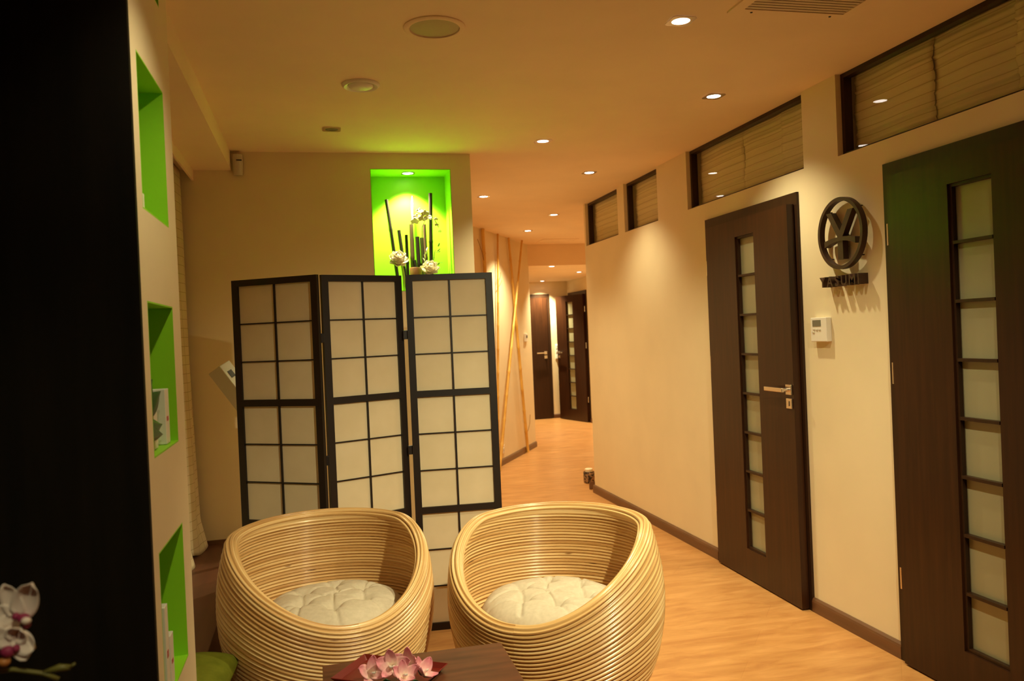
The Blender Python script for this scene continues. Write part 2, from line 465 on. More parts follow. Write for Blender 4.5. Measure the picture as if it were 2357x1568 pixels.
# ------------------------------------------------------------------ transom windows and their blinds
SEAMS = [[2.82, 2.40], [4.33, 3.91], [], []]
WLAB = ['wide cream linen blind behind the nearest glass transom', 'cream linen blind in three widths above the closed middle door',
        'narrow linen blind behind the second transom from the far end', 'narrow linen blind in the farthest transom beside the wall end']
for i, (y1, y0) in enumerate(WINS):
    t = thing('window_%d' % (i + 1), None, None, (WX, y1, WZ), kind='structure')
    a0, a1 = 0.0, y1 - y0
    L = frame_matrix((0, 0), (0, -1), (-1, 0))
    z1 = CEIL - WZ
    bm = bmesh.new()
    fw = .022
    slab(bm, L, a0, a1, 0, z1, -.070, -.028, [(a0 + fw, a1 - fw, .014, z1 - .020)])
    obj('window_frame', bm, M_FRAME, t)
    bm = bmesh.new()
    mbox(bm, L, (a0 + fw, -.060, .014), (a1 - fw, -.055, z1 - .020))
    obj('glass_pane', bm, M_GLASS, t)
    # blind
    bt = thing('linen_blind', WLAB[i], 'blind', (WX + .064, y1, WZ), group='linen blinds in the transoms')
    edges = [y1 - .012] + SEAMS[i] + [y0 + .012]
    for s in range(len(edges) - 1):
        bm = bmesh.new()
        ea, eb = y1 - edges[s] - (.012 if s else 0), y1 - edges[s + 1]
        nx, nz = max(4, int((eb - ea) / .03)), 64
        off = .007 * (s % 2)
        g = []
        for ix in range(nx + 1):
            row = []
            for iz in range(nz + 1):
                u = ix / nx; v = iz / nz
                z = .004 + v * (z1 - .012)
                rib = .008 * (1 - abs(sin(pi * z / .048))) ** 3
                wav = .008 * sin(u * pi * 2 + s * 2 + i) + .003 * sin(v * 9 + s * 3 + 5 * u)
                av = ea + u * (eb - ea) + .005 * sin(v * 14 + s) * (1 if u > .5 else -1)
                row.append(bm.verts.new(Vector((.030 + off - rib + wav * .7, -av, z))))
            g.append(row)
        for ix in range(nx):
            for iz in range(nz):
                bm.faces.new([g[ix][iz], g[ix + 1][iz], g[ix + 1][iz + 1], g[ix][iz + 1]])
        o = obj('fabric_panel', bm, M_BLIND, bt, smooth=True)
        md = o.modifiers.new('thick', 'SOLIDIFY'); md.thickness = .002

# ------------------------------------------------------------------ doors
def door(n, O, U, N, wd, glass=True, angle=0, handle_side=1, depth=.12, h=2.10, lev=.165, extra=0):
    L = frame_matrix((0, 0), U, N)
    t = thing('door_%d' % n, None, None, (O[0], O[1], 0), kind='structure')
    bm = bmesh.new()
    slab(bm, L, 0, wd, 0, h, 0.0005, .014, [(.050, wd - .050, -1, h - .054)])
    slab(bm, L, .0605, wd - .0605, 0, h - .0605, -depth, .0004, [(.078, wd - .078, -1, h - .078)])
    obj('door_frame', bm, M_FRAME, t)
    # leaf, hinged at a = .035
    piv = Matrix.Translation(Vector((.052, .0145, 0)))
    LL = L @ piv @ Matrix.Rotation(radians(angle), 4, 'Z') @ Matrix.Translation(Vector((0, -.016 if angle < 5 else 0, 0)))
    lw = wd - .104 + extra
    c = lw / 2 + extra * .4
    g0, g1, gz0, gz1 = c - .105, c + .105, .18, 1.945
    bm = bmesh.new()
    slab(bm, LL, 0, lw, .008, h - .058, 0, .040, [(g0, g1, gz0, gz1)] if glass else [])
    bmesh.ops.remove_doubles(bm, verts=bm.verts[:], dist=1e-5)
    leaf = obj('door_leaf', bm, M_DOOR, t)
    if glass:
        bm = bmesh.new()
        slab(bm, LL, g0, g1, gz0, gz1, .012, .030, [(g0 + .012, g1 - .012, gz0 + .012, gz1 - .012)])
        for k in range(1, 8):
            z = gz0 + (gz1 - gz0) * k / 8
            mbox(bm, LL, (g0 + .0121, .012, z - .006), (g1 - .0121, .034, z + .006))
        obj('glazing_grid', bm, M_FRAME, leaf)
        bm = bmesh.new(); mbox(bm, LL, (g0 + .0005, .006, gz0 + .0005), (g1 - .0005, .0115, gz1 - .0005)); obj('glass_pane', bm, M_GREY_GLASS, leaf)
    # handle set
    hx = lw - (.036 if extra else .055)
    hd = bmesh.new()
    mbox(hd, LL, (hx - .026, .040, 1.085), (hx + .026, .049, 1.137), bev=.002)
    tube(hd, [LL @ Vector((hx, .048, 1.111)), LL @ Vector((hx, .088, 1.111))], .010)
    mbox(hd, LL, (hx - lev, .078, 1.100), (hx + .012, .092, 1.122), bev=.003)
    obj('lever_handle', hd, M_CHROME, leaf)
    hd = bmesh.new()
    mbox(hd, LL, (hx - .026, .040, 1.015), (hx + .026, .048, 1.067), bev=.002)
    mbox(hd, LL, (hx - .005, .0475, 1.028), (hx + .005, .052, 1.054), bev=.001)
    obj('key_plate', hd, M_CHROME, leaf)
    for z in (.36, 1.22, 1.80):
        bm = bmesh.new()
        tube(bm, [L @ Vector((.040, .026, z - .045)), L @ Vector((.040, .026, z + .045))], .008, 10)
        obj('hinge', bm, M_CHROME, t)
    return t
door(1, (WX, 3.012), (0, -1), (-1, 0), .98, angle=0, lev=.06)
door(2, (WX, 4.643), (0, -1), (-1, 0), .99, angle=1.2, extra=.03)
door(3, (4.17, 12.33), (0, 1), (-1, 0), .95, angle=14)
door(4, (2.945, 13.35), (1, 0), (0, -1), .90, glass=False)

# ------------------------------------------------------------------ recessed spots
def downlight(x, y, z, label, fac=1.0, cone=112, on=True, aim=None, group='square recessed ceiling spots', size=.047, blend=1.0):
    t = thing('recessed_spotlight', label, 'ceiling light', (x, y, z), group=group)
    bm = bmesh.new()
    n = 24; s = size
    outer = []; inner = []; up = []
    for k in range(n):
        a = 2 * pi * k / n + pi / n
        c_, s_ = cos(a), sin(a); m_ = max(abs(c_), abs(s_))
        outer.append(bm.verts.new((s * c_ / m_, s * s_ / m_, -.004)))
        inner.append(bm.verts.new((.034 * c_, .034 * s_, -.004)))
        up.append(bm.verts.new((s * c_ / m_, s * s_ / m_, -.0003)))
    for k in range(n):
        k2 = (k + 1) % n
        bm.faces.new([outer[k], outer[k2], inner[k2], inner[k]])
        bm.faces.new([outer[k], outer[k2], up[k2], up[k]])
    obj('bezel', bm, M_CHROME, t)
    bm = bmesh.new(); lathe(bm, [(0, -.0030), (.0335, -.0025), (.0335, -.0005), (0, -.0005)], 24)
    obj('bulb', bm, M_BULB if on else M_GREY, t)
    if on:
        l = bpy.data.lights.new('halogen', 'SPOT')
        l.energy = W_SPOT * fac; l.color = LAMP; l.spot_size = radians(cone); l.spot_blend = blend; l.shadow_soft_size = .022
        lo = bpy.data.objects.new('halogen_beam', l); COL.objects.link(lo); lo.parent = t
        lo.location = (0, 0, -.028)
        if aim is not None:
            lo.rotation_euler = (Vector(aim) - Vector((x, y, z - .02))).to_track_quat('-Z', 'Y').to_euler()
    return t
SL = ['lit square ceiling spot nearest the air grille', 'lit ceiling spot in front of the middle door transom', 'lit ceiling spot left of the middle door, over the open floor',
      'lit ceiling spot in front of the two small transoms', 'lit ceiling spot beside the end of the lime niche wall', 'lit ceiling spot at the corridor mouth',
      'lit ceiling spot nearest the slanted bamboo wall']
for (x, y, f), l in zip(MAIN_LIGHTS, SL): downlight(x, y, CEIL, l, f)
UL = ['lit ceiling spot above the nearest dark door', 'added unseen spot behind the viewer, aimed at the chairs', 'lit ceiling spot aimed at the pillar niches', 'added unseen spot behind the viewer, aimed at the white orchid', 'added unseen spot behind the viewer, farthest back']
for (x, y, f, aim, cone), l in zip(UNSEEN_LIGHTS, UL): downlight(x, y, CEIL, l, f, aim=aim, cone=cone)
for (x, y, f), l in zip(LOW_LIGHTS, ['lit spot in the lowered corridor ceiling, nearest the beam', 'lit spot in the lowered ceiling before the open door', 'lit spot above the plain far door']):
    downlight(x, y, LOWC, l, f)
downlight(.126, 4.462, CEIL, 'unlit square ceiling spot left of the lime niche', on=False)
downlight(.597, 5.125, NZ1 - .004, 'lit spot in the top of the lime green display niche', 1.35, cone=106, group=None, size=.042, blend=.5)

# ------------------------------------------------------------------ ceiling fittings
t = thing('ceiling_speaker', 'round flush ceiling speaker with beige grille', 'speaker', (.467, 2.975, CEIL))
bm = bmesh.new(); lathe(bm, [(.090, -.0003), (.113, -.0003), (.113, -.004), (.106, -.008), (.092, -.007), (.090, -.0003)], 48); obj('rim', bm, M_CEIL, t, smooth=True, angle=50)
bm = bmesh.new(); lathe(bm, [(0, -.0055), (.06, -.005), (.0895, -.003), (.0895, -.0003), (0, -.0003)], 48); obj('grille', bm, principled('speaker_mesh', (.48, .38, .22), .6), t)
t = thing('air_valve', 'round cream ceiling air valve with raised centre disc', 'vent', (.238, 3.675, CEIL))
bm = bmesh.new(); lathe(bm, [(.055, -.0003), (.083, -.0003), (.083, -.006), (.074, -.014), (.062, -.010), (.055, -.0003)], 40); obj('ring', bm, M_WHITE, t, smooth=True, angle=60)
bm = bmesh.new(); lathe(bm, [(0, -.022), (.035, -.020), (.052, -.013), (.054, -.008), (.03, -.002), (0, -.0003)], 40); obj('centre_disc', bm, M_WHITE, t, smooth=True, angle=60)

t = thing('air_grille', 'large rectangular ceiling air grille with fine slats', 'vent', (1.735, 2.30, CEIL))
bm = bmesh.new()
FL = frame_matrix((0, 0), (1, 0), (0, 1))
G = Matrix(((1, 0, 0, 0), (0, 0, 1, 0), (0, -1, 0, 0), (0, 0, 0, 1)))   # local (a, d, z)->(x, z', y)
slab(bm, G, -.245, .245, -.40, .40, .0003, .007, [(-.20, .20, -.355, .355)])
obj('outer_frame', bm, M_CEIL, t)
for k in range(34):
    yy = -.345 + k * .0209
    bm = bmesh.new()
    v = [bm.verts.new(p) for p in ((-.20, yy - .0055, -.004), (.20, yy - .0055, -.004), (.20, yy + .0045, -.006), (-.20, yy + .0045, -.006), (-.20, yy - .0055, -.002), (.20, yy - .0055, -.002), (.20, yy + .0045, -.004), (-.20, yy + .0045, -.004))]
    for q in ((0, 1, 2, 3), (4, 7, 6, 5), (0, 4, 5, 1), (1, 5, 6, 2), (2, 6, 7, 3), (3, 7, 4, 0)): bm.faces.new([v[i] for i in q])
    if k > 14: obj('slat', bm, M_GRILLE, t)
    else: bm.free()
bm = bmesh.new(); box(bm, (-.1995, -.3545, -.0012), (.1995, .3545, -.0003)); obj('duct_shade_plate', bm, principled('duct_shade_brown', (.30, .20, .09), .8), t)  # flat plate, its dark brown standing in for shade between the slats
for sx in (-.16, .16):
    bm = bmesh.new(); lathe(bm, [(0, -.0095), (.004, -.009), (.005, -.0071), (0, -.0071)], 12, center=(sx, .378, 0)); obj('screw', bm, M_DARK, t)

t = thing('access_panel', 'square flush panel in the ceiling at the corridor beam', 'ceiling panel', (2.935, 9.70, CEIL))
bm = bmesh.new(); slab(bm, G, -.225, .225, -.17, .17, .0003, .006, [(-.205, .205, -.15, .15)]); obj('frame', bm, M_CEIL, t)
bm = bmesh.new(); box(bm, (-.2045, -.1495, -.003), (.2045, .1495, -.0003)); obj('panel', bm, M_CEIL, t)

# motion sensor at the ceiling corner
t = thing('motion_sensor', 'small cream alarm motion sensor under the ceiling corner', 'sensor', (-.402, BY, 2.50))
bm = bmesh.new(); prof = []
for k in range(9):
    a = pi * k / 8; prof.append((-.030 * cos(a), -.012 - .034 * sin(a)))
top = [bm.verts.new((x, y, .058)) for x, y in prof]; mid = [bm.verts.new((x, y, .01)) for x, y in prof]; bot = [bm.verts.new((x * .9, -.012 + (y + .012) * .6, -.060)) for x, y in prof]
for a, b in ((top, mid), (mid, bot)):
    for k in range(8): bm.faces.new([a[k], a[k + 1], b[k + 1], b[k]])
    bm.faces.new([a[0], b[0], b[8], a[8]])
bm.faces.new(top); bm.faces.new(bot[::-1])
obj('housing', bm, M_WHITE2, t)
bm = bmesh.new(); box(bm, (-.026, -.012, -.05), (.026, 0, .05)); obj('back_plate', bm, M_DARK, t)
bm = bmesh.new(); box(bm, (-.004, -.0475, .020), (.026, -.040, .026)); obj('lens_slot', bm, M_DARK, t)

# ------------------------------------------------------------------ curtain in the bay
t = thing('linen_curtain', 'long cream checked curtain with ragged hem beside the pillar', 'curtain', (-.70, 3.8, 2.46))
bm = bmesh.new(); g = []
nx, nz = 120, 90
for i in range(nx + 1):
    row = []
    y = 2.70 + 2.27 * i / nx
    for j in range(nz + 1):
        v = j / nz
        z = 2.462 - (2.14 + .014 * sin(i * .35)) * v
        ww = .014 * (.3 + v) * sin(y * 13 + 1.2 * sin(v * 2)) + .010 * v * sin(y * 31 + v * 5)
        flare = .035 * max(0, v - .93) / .07 * (1 + sin(y * 17)) * .5
        row.append(bm.verts.new((-.018 + ww + flare + .018 * v, y - 3.8, z - 2.46)))
    g.append(row)
for i in range(nx):
    for j in range(nz): bm.faces.new([g[i][j], g[i + 1][j], g[i + 1][j + 1], g[i][j + 1]])
def check_mat():
    m = principled('checked_linen', (.6, .5, .32), .9, spec=.1)
    nt = m.node_tree; L = nt.links.new; b = nt.nodes['Principled BSDF']
    tc = nt.nodes.new('ShaderNodeTexCoord'); mp = nt.nodes.new('ShaderNodeMapping'); mp.inputs['Rotation'].default_value = (0, pi / 2, 0)
    sep = nt.nodes.new('ShaderNodeSeparateXYZ'); L(tc.outputs['Object'], sep.inputs[0])
    cmb = nt.nodes.new('ShaderNodeCombineXYZ'); L(sep.outputs[1], cmb.inputs[0]); L(sep.outputs[2], cmb.inputs[1])
    br = nt.nodes.new('ShaderNodeTexBrick'); br.offset = 0
    br.inputs['Color1'].default_value = (.66, .56, .37, 1); br.inputs['Color2'].default_value = (.62, .52, .33, 1); br.inputs['Mortar'].default_value = (.40, .31, .17, 1)
    br.inputs['Scale'].default_value = 1; br.inputs['Mortar Size'].default_value = .0016; br.inputs['Brick Width'].default_value = .09; br.inputs['Row Height'].default_value = .05
    L(cmb.outputs[0], br.inputs[0]); L(br.outputs[0], b.inputs['Base Color'])
    return m
o = obj('fabric', bm, check_mat(), t, smooth=True)
md = o.modifiers.new('thick', 'SOLIDIFY'); md.thickness = .002
bm = bmesh.new(); tube(bm, [(-.03, -1.1, .004), (-.03, 1.18, .004)], .006); obj('rail', bm, M_FRAME, t)

# ------------------------------------------------------------------ rattan pod chairs
def sstep(x): x = max(0, min(1, x)); return x * x * (3 - 2 * x)
PROF = [(0, .275), (.08, .318), (.2, .372), (.32, .402), (.42, .413), (.50, .412), (.58, .403), (.66, .386), (.72, .366), (.80, .34)]
def outer_r(z):
    for (z0, r0), (z1, r1_) in zip(PROF, PROF[1:]):
        if z <= z1:
            t_ = (z - z0) / (z1 - z0); break
    i = [k for k in range(len(PROF) - 1) if PROF[k][0] <= z <= PROF[k + 1][0]]
    i = i[0] if i else 0
    p0 = PROF[max(i - 1, 0)][1]; p1 = PROF[i][1]; p2 = PROF[i + 1][1]; p3 = PROF[min(i + 2, len(PROF) - 1)][1]
    t_ = (z - PROF[i][0]) / (PROF[i + 1][0] - PROF[i][0])
    return p1 + .5 * t_ * (p2 - p0 + t_ * (2 * p0 - 5 * p1 + 4 * p2 - p3 + t_ * (3 * (p1 - p2) + p3 - p0)))
def rim_z(phi):
    """phi = 0 at the front of the chair"""
    a = abs((phi + pi) % (2 * pi) - pi)
    return .428 + .252 * sstep((a - radians(2)) / radians(104)) + .02 * (1 - cos(a)) / 2
def chair(name, label, x, y, rz):
    t = thing(name, label, 'chair', (x, y, 0), rz=rz, group=None)
    bm = bmesh.new(); uvl = bm.loops.layers.uv.new('canes')
    NP = 144; NO = 31; MS = 6; amp = .0085
    rows = []; vs = []         # each row: list of positions; with cane index
    TH = .040
    # outside
    for j in range(NO * MS + 1):
        s = j / (NO * MS); bump = abs(sin(pi * (j % MS) / MS)) if j % MS else 0
        row = []
        for k in range(NP):
            ph = 2 * pi * k / NP; z = s * rim_z(ph)
            r = outer_r(z) - .006 + amp * bump
            row.append((r * sin(ph), -r * cos(ph), z))
        rows.append(row); vs.append(j / MS)
    # rolled rim: four canes over the top
    NR = 5
    for j in range(1, NR * MS + 1):
        a = pi * j / (NR * MS); bump = abs(sin(pi * (j % MS) / MS)) if j % MS else 0
        row = []
        for k in range(NP):
            ph = 2 * pi * k / NP; zr = rim_z(ph)
            r = outer_r(zr) - .006 - TH / 2 + (TH / 2 + amp * bump) * cos(a)
            z = zr + (TH / 2 + amp * bump) * sin(a)
            row.append((r * sin(ph), -r * cos(ph), z))
        rows.append(row); vs.append(NO + j / MS)
    # inside: level canes cut by the rim
    NI = 29; zs0, zs1 = .33, .715
    for j in range(0, NI * MS + 1):
        zc = zs1 - (zs1 - zs0) * j / (NI * MS); bump = abs(sin(pi * (j % MS) / MS)) if j % MS else 0
        row = []
        for k in range(NP):
            ph = 2 * pi * k / NP; zr = rim_z(ph)
            curve = .012 * cos(ph)
            z = min(zc + curve, zr - .0005 * (j == 0))
            tt = sstep((zr - z) / .03)
            r = outer_r(z) - .006 - TH - amp * bump * tt
            if z < .38: r -= (.38 - z) * .35
            row.append((r * sin(ph), -r * cos(ph), z))
        rows.append(row); vs.append(NO + NR + 3 + j / MS)
    V = [[bm.verts.new(p) for p in row] for row in rows]
    for j in range(len(V) - 1):
        for k in range(NP):
            k2 = (k + 1) % NP
            q = [V[j][k], V[j][k2], V[j + 1][k2], V[j + 1][k]]
            f = bm.faces.new(q); f.smooth = True
            us = (k, k + 1, k + 1, k)
            for lp, uu, vv in zip(f.loops, us, (vs[j], vs[j], vs[j + 1], vs[j + 1])):
                lp[uvl].uv = (uu / NP * 2.6, vv)
    bm.faces.new([V[0][k] for k in range(NP)][::-1])
    bm.normal_update()
    shell = obj('woven_shell', bm, M_CANE, t, uvdone=True)
    bm = bmesh.new(); lathe(bm, [(0, .305), (.31, .305), (.328, .315), (.328, .334), (.31, .342), (0, .342)], 64)
    obj('seat_platform', bm, M_CANE, t)
    return t
LC = (0.0, 3.315); RC = (.854, 3.045)
chair('rattan_pod_chair', 'round woven rattan pod chair on the left, beside the green cushion', LC[0], LC[1], radians(15))
chair('rattan_pod_chair', 'round woven rattan pod chair on the right, nearest the doors', RC[0], RC[1], radians(-37))

def seat_cushion(label, x, y, rz, seed, zbase=.345, R=.285, tx=0.0):
    rnd = random.Random(seed)
    bm = bmesh.new(); NR, NT = 44, 160
    tufts = [(0, 0)] if False else []
    n = 6
    for k in range(n):
        a = 2 * pi * k / n + .3; tufts.append((.135 * cos(a), .135 * sin(a)))
    segs = []
    for k, (a, b) in enumerate(tufts):
        an = math.atan2(b, a)
        for dd in (-.28, .16, .5):
            if rnd.random() < .8:
                e = an + dd + rnd.uniform(-.1, .1); rr = R * rnd.uniform(.82, 1.02); segs.append((a, b, rr * cos(e), rr * sin(e), rnd.uniform(.004, .010)))
        a2, b2 = tufts[(k + 1) % n]; segs.append((a, b, a2, b2, .008))
        segs.append((a, b, rnd.uniform(-.03, .03), rnd.uniform(-.03, .03), .006))
    def dist(px, py, s):
        ax, ay, bx, by, _ = s; dx, dy = bx - ax, by - ay; L2 = dx * dx + dy * dy
        t_ = max(0, min(1, ((px - ax) * dx + (py - ay) * dy) / L2)); return math.hypot(px - ax - t_ * dx, py - ay - t_ * dy)
    def top(px, py, q):
        h = .108 * (1 - q ** 5) ** .5 if q < 1 else 0
        for a, b in tufts: h -= .030 * math.exp(-((px - a) ** 2 + (py - b) ** 2) / (.030 ** 2))
        for s in segs:
            d_ = dist(px, py, s); h -= s[4] * 1.25 * math.exp(-(d_ / .0055) ** 2)
        return max(h, .002)
    rings = []
    for i in range(1, NR + 1):
        q = (i / NR) ** .85; row = []
        for k in range(NT):
            a = 2 * pi * k / NT; rr = R * q * (1 + .012 * sin(5 * a + seed) + .008 * sin(11 * a))
            px, py = rr * cos(a), rr * sin(a)
            row.append(bm.verts.new((px, py, top(px, py, q * .999) + .004)))
        rings.append(row)
    c0 = bm.verts.new((0, 0, top(0, 0, 0)))
    for k in range(NT): bm.faces.new([c0, rings[0][k], rings[0][(k + 1) % NT]])
    for a, b in zip(rings, rings[1:]):
        for k in range(NT): bm.faces.new([a[k], a[(k + 1) % NT], b[(k + 1) % NT], b[k]])
    bot = [bm.verts.new((v.co.x * .88, v.co.y * .88, 0)) for v in rings[-1]]
    for k in range(NT): bm.faces.new([rings[-1][k], rings[-1][(k + 1) % NT], bot[(k + 1) % NT], bot[k]])
    bm.faces.new(bot[::-1])
    o = obj('seat_cushion', bm, M_CUSH, smooth=True)
    o.location = (x, y, zbase); o.rotation_euler = (tx, 0, rz)
    tag(o, label, 'cushion', 'round tufted seat cushions')
seat_cushion('round cream tufted cushion lying in the left rattan chair', LC[0] + .02, LC[1] + .02, .2, 3)
seat_cushion('round cream tufted cushion lying in the right rattan chair', RC[0] - .01, RC[1] + .02, 1.1, 8)

# ------------------------------------------------------------------ folding screen
SH = 1.765
t = thing('folding_screen', 'three-panel folding screen with black frames and pale paper panes', 'room divider', (.24, 4.0, 0))
PAN = [((-.3825, 4.165), (.0155, 3.8975)), ((.0295, 3.925), (.418, 4.095)), ((.438, 4.063), (.868, 4.030))]
for (a, b) in PAN:
    A_ = Vector(a); B_ = Vector(b); d_ = (B_ - A_); wd = d_.length; d_.normalize()
    L = frame_matrix((A_.x - .24, A_.y - 4.0), d_, (d_.y, -d_.x))
    sw, rw = .034, .032
    zc = [(.036 + (SH - .036 - .030 - 2 * .032) / 3 * k + .032 * k, .036 + (SH - .036 - .030 - 2 * .032) / 3 * (k + 1) + .032 * k) for k in range(3)]
    bm = bmesh.new(); slab(bm, L, 0, wd, 0, SH, -.010, .010, [(sw, wd - sw, z0, z1) for z0, z1 in zc])
    fr = obj('panel_frame', bm, M_BLACKLAC, t)
    bm = bmesh.new()
    for z0, z1 in zc: mbox(bm, L, (sw + .0003, -.0035, z0 + .0003), (wd - sw - .0003, -.0020, z1 - .0003))
    obj('paper', bm, M_PAPER, fr)
    bm = bmesh.new()
    cx_ = wd / 2
    for z0, z1 in zc:
        mbox(bm, L, (cx_ - .0042, -.0018, z0), (cx_ + .0042, .006, z1))
        for k in (1, 2):
            z = z0 + (z1 - z0) * k / 3; mbox(bm, L, (sw, -.0018, z - .0030), (wd - sw, .0045, z + .0030))
    obj('lattice', bm, M_BLACKLAC, fr)
for (hx, hy) in ((.0225 - .24, 3.918 - 4), (.428 - .24, 4.072 - 4)):
    for z in (.25, .90, 1.47):
        bm = bmesh.new(); box(bm, (hx - .012, hy - .010, z - .022), (hx + .012, hy + .006, z + .022), bev=.002); obj('hinge', bm, M_BLACKLAC, t)

# ------------------------------------------------------------------ wall emblem and lettering
def lm(y, z, d):    # position on the right wall, d out from it
    return Vector((WX - d, y, z))
t = thing('wall_emblem', 'dark brown ring emblem with barred letter Y between the doors', 'sign', (WX, 3.278, 1.845))
bm = bmesh.new(); n = 64; R0, R1 = .147, .163
ring = []
for k in range(n):
    a = 2 * pi * k / n
    ring.append([bm.verts.new((-d, R * cos(a), R * sin(a))) for R, d in ((R1, .018), (R1, .045), (R0, .045), (R0, .018))])
for k in range(n):
    p, q = ring[k], ring[(k + 1) % n]
    for j in range(4): bm.faces.new([p[j], p[(j + 1) % 4], q[(j + 1) % 4], q[j]])
obj('ring', bm, M_LOGO, t, smooth=True, angle=40)
def prism(bm, pts, d0, d1):
    f = [bm.verts.new((-d1, y, z)) for y, z in pts]; b = [bm.verts.new((-d0, y, z)) for y, z in pts]
    bm.faces.new(f); bm.faces.new(b[::-1])
    for k in range(len(pts)): bm.faces.new([f[k], f[(k + 1) % len(pts)], b[(k + 1) % len(pts)], b[k]])
bm = bmesh.new()   # +y is to the left in the picture
prism(bm, [(.096, .100), (.060, .100), (0, .012), (-.060, .100), (-.096, .100), (-.019, -.015), (-.019, -.118), (.019, -.118), (.019, -.015)], .014, .042)
obj('letter_y', bm, M_LOGO, t)
bm = bmesh.new()
top_, bot_ = [], []
for k in range(13):
    y = .112 - .224 * k / 12; q = (y / .112) ** 2
    top_.append((y, -.016 - .012 * q + .0)); bot_.append((y, -.034 - .022 * q))
prism(bm, top_ + bot_[::-1], .014, .046)
obj('crossbar', bm, M_LOGO, t)
for yy, zz in ((.109, .109), (-.109, .109), (.109, -.109), (-.109, -.109), (0, -.06), (0, -.02)):
    bm = bmesh.new(); tube(bm, [(0, yy, zz), (-.018, yy, zz)], .003, 8); obj('standoff_pin', bm, M_LOGO, t)

def text_mesh(body, size, ext, spacing=1.0):
    c = bpy.data.curves.new('txt', 'FONT'); c.body = body; c.size = size; c.extrude = ext; c.align_x = 'CENTER'; c.align_y = 'CENTER'; c.space_character = spacing; c.offset = .0012
    o = bpy.data.objects.new('txt', c); COL.objects.link(o)
    dg = bpy.context.evaluated_depsgraph_get(); me = bpy.data.meshes.new_from_object(o.evaluated_get(dg))
    bpy.data.objects.remove(o); return me
t = thing('wall_lettering', 'dark brown raised name lettering below the ring emblem', 'sign', (WX, 3.29, 1.628))
letters = 'YASUMI'
wds = [.052, .056, .050, .054, .062, .024]
pos = sum(wds) / 2
for ch, wl in zip(letters, wds):
    me = text_mesh(ch, .066, .024)
    me.name = 'letter'; me.materials.clear(); me.materials.append(M_LOGO)
    o = bpy.data.objects.new('letter', me); COL.objects.link(o); o.parent = t
    o.matrix_local = Matrix(((0, 0, -1, -.0245), (-1, 0, 0, pos - wl / 2), (0, 1, 0, 0), (0, 0, 0, 1)))
    pos -= wl

# thermostat
t = thing('wall_thermostat', 'white wall thermostat with grey display beside the middle door', 'thermostat', (WX, 3.49, 1.41))
bm = bmesh.new(); box(bm, (-.028, -.064, -.058), (0, .064, .058), bev=.003); obj('housing', bm, M_WHITE, t)
bm = bmesh.new(); box(bm, (-.0295, -.020, .016), (-.0278, .046, .046)); obj('display', bm, M_GREY, t)
for yy, zz in ((.035, .002), (.012, .000), (-.010, .000), (.040, -.012)):
    bm = bmesh.new(); box(bm, (-.031, yy - .008, zz - .004), (-.0278, yy + .008, zz + .003), bev=.001); obj('button', bm, M_WHITE2, t)

# ------------------------------------------------------------------ slanted wall: bamboo poles, sockets
def sp(a, z, d): return SLM @ Vector((a, d, z))
def pole(name, label, a0, z0, a1, z1, r0, r1, twigs=(), d=.03):
    t = thing(name, label, 'bamboo pole', tuple(sp(a0, z0, d)), group='yellow bamboo poles against the slanted wall')
    base = sp(a0, z0, d)
    n = 10; bm = bmesh.new(); pts = []; rr = []
    Ln = math.hypot(a1 - a0, z1 - z0)
    for k in range(n):
        for e, s in ((0, 1.0), (.06, .93), (.5, .93), (.94, .93)):
            u = (k + e) / n; pts.append(sp(a0 + (a1 - a0) * u + .004 * sin(u * 9 + a0 * 5), z0 + (z1 - z0) * u, d) - base)
            rr.append((r0 + (r1 - r0) * u) * (1.15 if e == 0 else s))
    pts.append(sp(a1, z1, d) - base); rr.append(r1)
    tube(bm, pts, rr, 12); obj('cane', bm, M_BAMBOO, t, smooth=True, angle=60)
    for tw in twigs:
        bm = bmesh.new(); tube(bm, [sp(*p) - base for p in tw], .0035, 6); obj('twig', bm, M_TWIG, t)
off = 1.305   # poles measured from the point SA
pole('bamboo_pole', 'thick yellow bamboo pole nearest the niche wall corner', .30 + off, .0, .224 + off, 2.575, .022, .020, [[(.235 + off, 2.22, .03), (.15 + off, 2.33, .035), (.04 + off, 2.45, .03)]])
pole('bamboo_pole', 'thin upright yellow bamboo pole second from the left', .40 + off, .0, .75 + off, 2.575, .015, .012, [[(.66 + off, 1.96, .03), (.74 + off, 2.02, .04), (.80 + off, 2.06, .04)], [(.68 + off, 2.03, .03), (.72 + off, 2.10, .05), (.735 + off, 2.15, .05)]])
pole('bamboo_pole', 'bamboo pole leaning right and ending low beside the wall end', 1.60 + off, .0, 1.167 + off, 2.575, .019, .014, [[(1.58 + off, .22, .03), (1.66 + off, .34, .05), (1.70 + off, .45, .05)]])
pole('bamboo_pole', 'bamboo pole leaning left that crosses its neighbour high up', .28 + off, .0, 1.548 + off, 2.575, .017, .012, d=.082)

